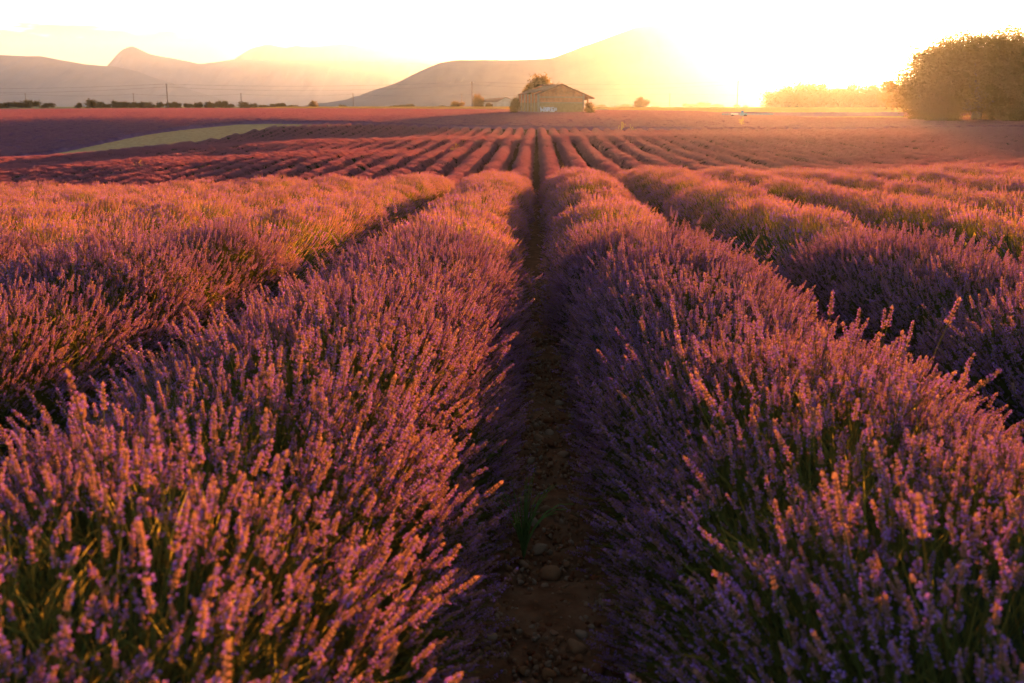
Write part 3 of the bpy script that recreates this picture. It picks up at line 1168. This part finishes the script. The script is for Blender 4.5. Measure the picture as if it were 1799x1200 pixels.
# ------------------------------------------------------------------ brick barn
BY_ = 250.0
pb = at(946, 197.5, BY_)
barn = bpy.data.objects.new('brick_barn', None)
COL.objects.link(barn)
tag(barn, 'derelict brick barn with half fallen tile roof and white graffiti, centre horizon', 'barn')
alpha = math.radians(-24)        # the gable turned a little so that the left side wall shows
gz0 = float(ground(pb.x + 4, BY_ + 2))
barn.location = (pb.x, BY_, gz0)
barn.rotation_euler = (0, 0, alpha * -1)
Wb, Lb, He, Hr, Tk = 12.2, 12.6, 4.35 + (pb.z - gz0), 6.65 + (pb.z - gz0), .3


def prism(mb, outline, y0, y1, mi=0):
    """outline in x,z extruded along y"""
    n = len(outline)
    v = [(x, y0, z) for x, z in outline] + [(x, y1, z) for x, z in outline]
    f = [tuple(range(n)), tuple(range(2 * n - 1, n - 1, -1))] + [(i, i + n, (i + 1) % n + n, (i + 1) % n) for i in range(n)]
    mb.add(v, f, mi)


zc = 2.3 + (pb.z - gz0)       # top of the grey block base
ze = 3.65 + (pb.z - gz0)        # level of the upper concrete band


def part(name, mb, mat, parent=None):
    return obj(name, mb.build(name, [mat] if not isinstance(mat, list) else mat), parent or barn)


# rotate so that +x runs along the gable to the right, +y into depth along the side wall
for nm, y0, y1 in (('gable_wall', 0, Tk), ('gable_wall', Lb - Tk, Lb)):
    m = MB()
    prism(m, [(0, -.5), (Wb, -.5), (Wb, zc), (0, zc)], y0, y1)
    g = part(nm, m, M['concrete'])
    m = MB()
    prism(m, [(0, zc), (Wb, zc), (Wb, He + .05), (Wb / 2, Hr), (0, He + .05)], y0, y1)
    part('brickwork', m, M['brick'], g)
    m = MB()
    m.box((Wb / 2, y0 - .02 if y0 < 1 else y1 + .02, zc + .02), (Wb + .04, .10, .20))
    m.box((Wb / 2, y0 - .02 if y0 < 1 else y1 + .02, ze), (Wb + .04, .10, .20))
    part('concrete_band', m, M['bandconcrete'], g)
for nm, x0, x1 in (('side_wall', 0, Tk), ('side_wall', Wb - Tk, Wb)):
    m = MB()
    m.box(((x0 + x1) / 2, Lb / 2, (zc - .5) / 2), (Tk, Lb - 2 * Tk, zc + .5))
    g = part(nm, m, M['concrete'])
    m = MB()
    m.box(((x0 + x1) / 2, Lb / 2, (zc + He) / 2), (Tk, Lb - 2 * Tk, He - zc))
    part('brickwork', m, M['brick'], g)
for i in range(7):
    m = MB()
    m.box((-.11, .22 + i * (Lb - .44) / 6, (He - .5) / 2 + .02), (.22, .34, He + .5))
    part('pilaster', m, M['bandconcrete'])
for x, y in ((-.02, -.02), (Wb + .02, -.02)):
    m = MB()
    m.box((x, y, (He - .5) / 2), (.36, .36, He + .5))
    part('corner_post', m, M['bandconcrete'])
# roof slopes: right slope whole with a deep overhang, left slope half fallen in
sl_ang = math.atan2(Hr - He, Wb / 2)


def roof_strip(x0, x1, y0, y1, th=.16):
    """a piece of the roof between two x positions, following the slope"""
    def zz(x):
        return Hr + .18 - abs(x - Wb / 2) * math.tan(sl_ang)
    m = MB()
    prism(m, [(x0, zz(x0)), (x1, zz(x1)), (x1, zz(x1) - th), (x0, zz(x0) - th)], y0, y1)
    return m


part('roof', roof_strip(Wb / 2 + .01, Wb + 2.9, -.5, Lb + .4), M['tile'])
rl = part('roof', roof_strip(-.5, Wb / 2 - .01, -.45, 1.0), M['tile'])
rl = part('roof', roof_strip(2.2, Wb / 2 - .01, 1.01, 4.2), M['oldroof'])
rl = part('roof', roof_strip(1.0, 5.2, 4.21, 8.4), M['oldroof'])
rl = part('roof', roof_strip(-.3, 3.2, 8.41, Lb - .2), M['tile'])
# rows of tiles on the front slope edge (ridges proud of the slope)
for side in (0, 1):
    m = MB()
    if side:
        a, b, y0, y1 = Wb / 2, Wb + 2.9, -.5, Lb + .4
    else:
        a, b, y0, y1 = -.5, Wb / 2, -.45, 1.0
    def zz(x):
        return Hr + .20 - abs(x - Wb / 2) * math.tan(sl_ang)
    k = 0
    x = a + .1
    while x < b - .2:
        y = y0
        while y < y1 - .3:
            if random.random() > .06:
                m.box((x + .15, y + .16, zz(x + .15) + random.uniform(0, .05)), (.42, .27, .06), 0, Matrix.Rotation(sl_ang if x > Wb / 2 else -sl_ang, 3, 'Y'))
            y += .36
        x += .36
    o = part('roof_tiles', m, M['tile'])
    o['kind'] = 'stuff'
for i in range(6):
    m = MB()
    y = .1 + i * 2.4
    m.tube([(Wb - .1, y, He - .1), (Wb + 2.7, y, He - 1.02)], .08, 4)
    part('rafter', m, M['wood'])
m = MB()
m.box((Wb + 1.35, Lb * .5, He - .95), (.25, Lb, .9))
part('eaves_beam', m, M['wood'])
for y in (.2, 6.2, 12.2):
    m = MB()
    m.box((Wb + 1.35, y, (He - 1.4) / 2), (.22, .22, He - 1.4))
    part('awning_post', m, M['wood'])
for i, (a, b) in enumerate((((4.6, 1.5), (6.3, 1.5)), ((4.9, 4.0), (6.0, 4.4)))):
    m = MB()
    zz0 = Hr - .2 - (Wb / 2 - a[0]) * math.tan(sl_ang)
    m.tube([(a[0], a[1], zz0), (b[0], b[1], zz0 + 1.5)], .06, 4)
    part('broken_rafter', m, M['wood'])
# faded white graffiti, letter-like strokes sprayed on the block base
m = MB()


def stroke(pts, w=.10):
    for (xa, za), (xb, zb) in zip(pts[:-1], pts[1:]):
        c = Vector(((xa + xb) / 2, -.045, (za + zb) / 2))
        d = Vector((xb - xa, 0, zb - za))
        m.box(c, (d.length + w * .7, .012, w), 0, Matrix.Rotation(-math.atan2(d.z, d.x), 3, 'Y'))


gb = pb.z - gz0
for X0, G in ((.5, [[(0, 1.2), (.1, .1), (.45, .7), (.8, .1), (.9, 1.2)], [(.05, 1.0), (.5, .45)], [(.2, .9), (.3, .2)]]),
              (1.6, [[(0, .2), (.15, 1.0), (.7, 1.0), (.7, .2), (0, .2)], [(.2, .8), (.6, .3)], [(.1, .6), (.7, .65)]]),
              (2.5, [[(0, 1.1), (0, .1)], [(0, 1.1), (.6, 1.0), (.5, .6), (0, .6), (.7, .1)], [(.15, .8), (.45, .8)]]),
              (3.4, [[(.6, 1.1), (.05, 1.0), (.05, .2), (.6, .1)], [(.1, .6), (.5, .62)], [(.2, .3), (.55, .3)]]),
              (4.2, [[(0, .15), (.15, .95), (.6, .9), (.6, .5), (.1, .45)]])):
    for g in G:
        stroke([(X0 + a * 1.05, gb + .12 + b * .95) for a, b in g], .21)
part('graffiti', m, M['whitepaint'])

# low far barn
fb = at(838, 190, 440)
barn2 = bpy.data.objects.new('far_barn', None)
COL.objects.link(barn2)
tag(barn2, 'long low pale barn with shallow roof, left of the brick barn', 'barn')
g2 = float(ground(fb.x, 440))
barn2.location = (fb.x, 440, g2)
barn2.rotation_euler = (0, 0, math.radians(0))
k = FPX / 440
h_e, h_r = at(873, 178.5, 440).z - g2, at(893, 171.5, 440).z - g2
w1, w2 = 36 / k, 70 / k
m = MB()
prism(m, [(0, -.5), (w1 - .01, -.5), (w1 - .01, h_e), (0, h_e)], 0, .3)
obj('long_wall', m.build('long_wall', [M['render']]), barn2)
m = MB()
prism(m, [(w1, -.5), (w2, -.5), (w2, h_e), ((w1 + w2) / 2 - 1, h_r), (w1, h_e)], -.05, .25)
obj('gable_wall', m.build('gable_wall', [M['render']]), barn2)
m = MB()
m.add([(-.3, -.4, h_e), (w1 - .1, -.4, h_e), ((w1 + w2) / 2 - 1, 9, h_r + .1), (4.5, 9, h_r - .3), (-.3, -.4, h_e - .2), (w1 - .1, -.4, h_e - .2), ((w1 + w2) / 2 - 1, 9, h_r - .1), (4.5, 9, h_r - .5)],
      [(0, 1, 2, 3), (7, 6, 5, 4), (0, 4, 5, 1), (1, 5, 6, 2), (2, 6, 7, 3), (3, 7, 4, 0)])
obj('roof', m.build('roof', [M['oldroof']]), barn2)
m = MB()
prism(m, [(w1 - .2, h_e + .02), ((w1 + w2) / 2 - 1, h_r + .02), (w2 + .4, h_e - .1), (w2 + .4, h_e + .12), ((w1 + w2) / 2 - 1, h_r + .25), (w1 - .2, h_e + .25)], -.35, 10)
obj('roof', m.build('roof', [M['oldroof']]), barn2)
for i in range(2):
    m = MB()
    m.box((2.2 + i * 4.2, -.03, h_e * .45), (.9, .06, 1.0))
    obj('window', m.build('window', [M['wood']]), barn2)

# ------------------------------------------------------------------ poles and wires


def pole(xpx, ytop, Y, kind, label, r=.16):
    t = at(xpx, ytop, Y)
    z0 = float(ground(t.x, Y)) - .3
    root = bpy.data.objects.new('utility_pole', None)
    COL.objects.link(root)
    root.location = (t.x, Y, z0)
    tag(root, label, 'pole', 'utility poles along the two power lines')
    h = t.z - z0
    m = MB()
    m.tube([(0, 0, 0), (0, 0, h)], [r, r * .72], 8)
    obj('shaft', m.build('shaft', [M['pole']]), root)
    if kind == 'tall':
        m = MB()
        m.box((0, 0, h - .5), (1.5, .12, .12))
        obj('crossarm', m.build('crossarm', [M['pole']]), root)
        for x in (-.65, .65):
            m = MB()
            m.tube([(x, 0, h - .44), (x, 0, h - .2)], [.07, .05], 6)
            obj('insulator', m.build('insulator', [M['whitepaint']]), root)
    else:
        m = MB()
        m.box((0, 0, h - .25), (.9, .1, .1))
        obj('crossarm', m.build('crossarm', [M['pole']]), root)
    return Vector((t.x, Y, t.z - .45))


tall = [pole(-250, 152, 440, 'tall', 'tall utility pole beyond the left picture edge'),
        pole(292, 147, 430, 'tall', 'tall dark utility pole on the left horizon before the pointed peak', .2),
        pole(829, 143, 418, 'tall', 'tall utility pole just left of the two barns', .24),
        pole(1297, 142, 430, 'tall', 'tall thin utility pole in the orange haze right of the barn', .16)]
tall.append(at(1900, 150, 440))
low = [at(-200, 166, 650)]
for x, lb in ((44, 'short utility pole among bushes near the left picture edge'), (234, 'short utility pole above the left horizon tree line, by the tall one'),
              (423, 'short utility pole at the right end of the long horizon tree line'), (620, 'thin short utility pole left of the barns, before the blue slope'),
              (811, 'short utility pole beside the flat topped bush near the tall pole'), (1177, 'short utility pole between the lone round tree and the tall hazy pole')):
    low.append(pole(x, 164, 640, 'low', lb, .22))
low.append(at(1900, 166, 650))


def wire(name, pts, sag, r, label, off=(0, 0, 0)):
    m = MB()
    P = []
    for a, b in zip(pts[:-1], pts[1:]):
        for i in range(12):
            t = i / 12
            p = a.lerp(b, t) + Vector(off)
            p.z -= sag * 4 * t * (1 - t)
            P.append(p)
    P.append(pts[-1] + Vector(off))
    m.tube(P, r, 3)
    return tag(obj(name, m.build(name, [M['rubber']])), label, 'cable')


wire('power_cable', tall, 1.3, .035, 'upper power cable sagging between the tall utility poles', (0, .65, .3))
wire('power_cable', tall, 1.9, .035, 'lower power cable sagging between the tall utility poles', (0, -.65, -.9))
wire('power_cable', low, 1.2, .045, 'power cable sagging low between the short utility poles')

# ------------------------------------------------------------------ farm implement in the right of the far field
fi = at(1268, 204, 232)
fz = float(ground(fi.x + 4, 232)) + .30
imp = bpy.data.objects.new('farm_implement', None)
COL.objects.link(imp)
imp.location = (fi.x, 232, fz)
tag(imp, 'low blue and white farm implement with a long boom at the far field edge', 'implement')
m = MB()
m.tube([(0, 0, .75), (11.5, 0, .8)], .07, 6)
m.tube([(0, 0, 1.05), (11.5, 0, 1.0)], .05, 6)
for i in range(13):
    m.tube([(i * .95, 0, .75), (i * .95 + .45, 0, 1.03)], .03, 4)
obj('boom', m.build('boom', [M['bluepaint']]), imp)
m = MB()
m.box((2.9, .1, .9), (1.5, .6, .35))
obj('tank', m.build('tank', [M['whitepaint']]), imp)
m = MB()
m.box((4.9, .1, .8), (1.4, .8, .6))
m.box((4.6, .1, 1.35), (.5, .5, .5))
obj('body', m.build('body', [M['bluepaint']]), imp)
for x in (2.3, 5.2):
    m = MB()
    m.tube([(x, -.55, .35), (x, -.3, .35)], .42, 14)
    obj('wheel', m.build('wheel', [M['rubber']]), imp)

# ------------------------------------------------------------------ weeds


def weed(name, loc, h, n, mat, head, label, cat, seed, spread=.35, headmat=None, bladew=.004):
    r = random.Random(seed)
    root = bpy.data.objects.new(name, None)
    COL.objects.link(root)
    root.location = loc
    tag(root, label, cat)
    m = MB()
    hm = MB()
    for i in range(n):
        a = r.uniform(0, 6.28)
        ln = h * r.uniform(.6, 1.05)
        q = r.uniform(.1, 1) * spread
        P = []
        for k in range(6):
            t = k / 5
            P.append(Vector((math.cos(a) * q * ln * t ** 1.6, math.sin(a) * q * ln * t ** 1.6, ln * (t - (.28 * q / .35 * t ** 3 if q > .3 else 0)))))
        m.tube(P, [bladew, bladew, bladew * .9, bladew * .75, bladew * .5, bladew * .3], 3, 0, r.random())
        if head:
            for k in range(4):
                hm.octa(P[-1] + Vector((r.uniform(-1, 1), r.uniform(-1, 1), r.uniform(-1.5, .5))) * head * .8, (r.uniform(-.4, .4), 0, 1), head * .45, head * 1.5, 0, .5)
    obj('stalks', m.build('stalks', [mat]), root)
    if head:
        obj('flower_heads', hm.build('flower_heads', [headmat or mat]), root)
    return root


def gpos(xpx, ypx, Y, lift=0.0):
    p = at(xpx, ypx, Y)
    return (p.x, Y, float(ground(p.x, Y)) + lift)


weed('grass_tuft', (-.04, 3.5, float(ground(-.1, 3.6))), .40, 26, M['grass'], 0, 'green grass tuft growing from the stones of the central furrow', 'grass', 1, .55)
weed('wild_flower', (-.22, 3.45, float(ground(-.2, 3.4))), .26, 2, M['grass'], .008, 'tiny white wild flowers beside the grass tuft in the furrow', 'wild flower', 2, .2, M['whitepetal'], .002)
weed('dry_grass', gpos(800, 268, 84, .35), 1.05, 14, M['straw'], .06, 'sunlit straw coloured grass tuft on a middle hedge left of centre', 'grass', 3, .6, None, .012)
weed('dry_grass', gpos(246, 280, 72, .3), 1.0, 9, M['straw'], .06, 'small straw grass tuft on the second swell of the left field', 'grass', 4, .8, None, .012)
weed('wild_carrot', gpos(1092, 222, 174, .0), 1.7, 14, M['straw'], .11, 'tall pale weed at the ends of the hedges right of the furrow', 'weed', 5, .5, None, .02)
weed('wild_carrot', gpos(1110, 222, 174, .0), 1.3, 10, M['straw'], .10, 'lower pale weed just right of the tall one at the hedge ends', 'weed', 6, .8, None, .02)
weed('wild_carrot', gpos(1303, 216, 185, .2), 1.9, 10, M['straw'], .14, 'bright weed in the far field in front of the farm implement', 'weed', 7, .35, None, .02)
weed('yellow_weed', (3.25, 7.4, float(ground(3.2, 7.4)) + .3), .55, 7, M['grass'], .012, 'glittering yellow weed in the gap beyond the first right hedge', 'weed', 8, .5, M['yellowpetal'], .002)
weed('dry_stalk', (1.72, 2.05, float(ground(1.7, 2.0)) + .45), .50, 2, M['straw'], .006, 'dry golden stalk among flowers at the lower right', 'weed', 9, .08, None, .003)
weed('wheat_ear', (.78, 3.2, float(ground(.8, 3.2)) + .3), .62, 2, M['grass'], .007, 'green seed stalks standing over the hedge right of the furrow', 'grass', 10, .15, None, .0022)

# ------------------------------------------------------------------ haze
hz = MB()
hz.box((0, 6300, (820 - 14) / 2), (24000, 14700, 820 + 14))
hm_, N, L = new_mat('haze')
vol = N('ShaderNodeVolumePrincipled')
vol.inputs['Color'].default_value = (0.72, 0.82, 1.0, 1)
vol.inputs['Density'].default_value = 3e-5
vol.inputs['Anisotropy'].default_value = 0.8
out = N('ShaderNodeOutputMaterial')
L(vol.outputs[0], out.inputs['Volume'])
haze = obj('haze', hz.build('haze', [hm_]))
tag(haze, 'thin golden morning haze over the fields', kind='stuff')
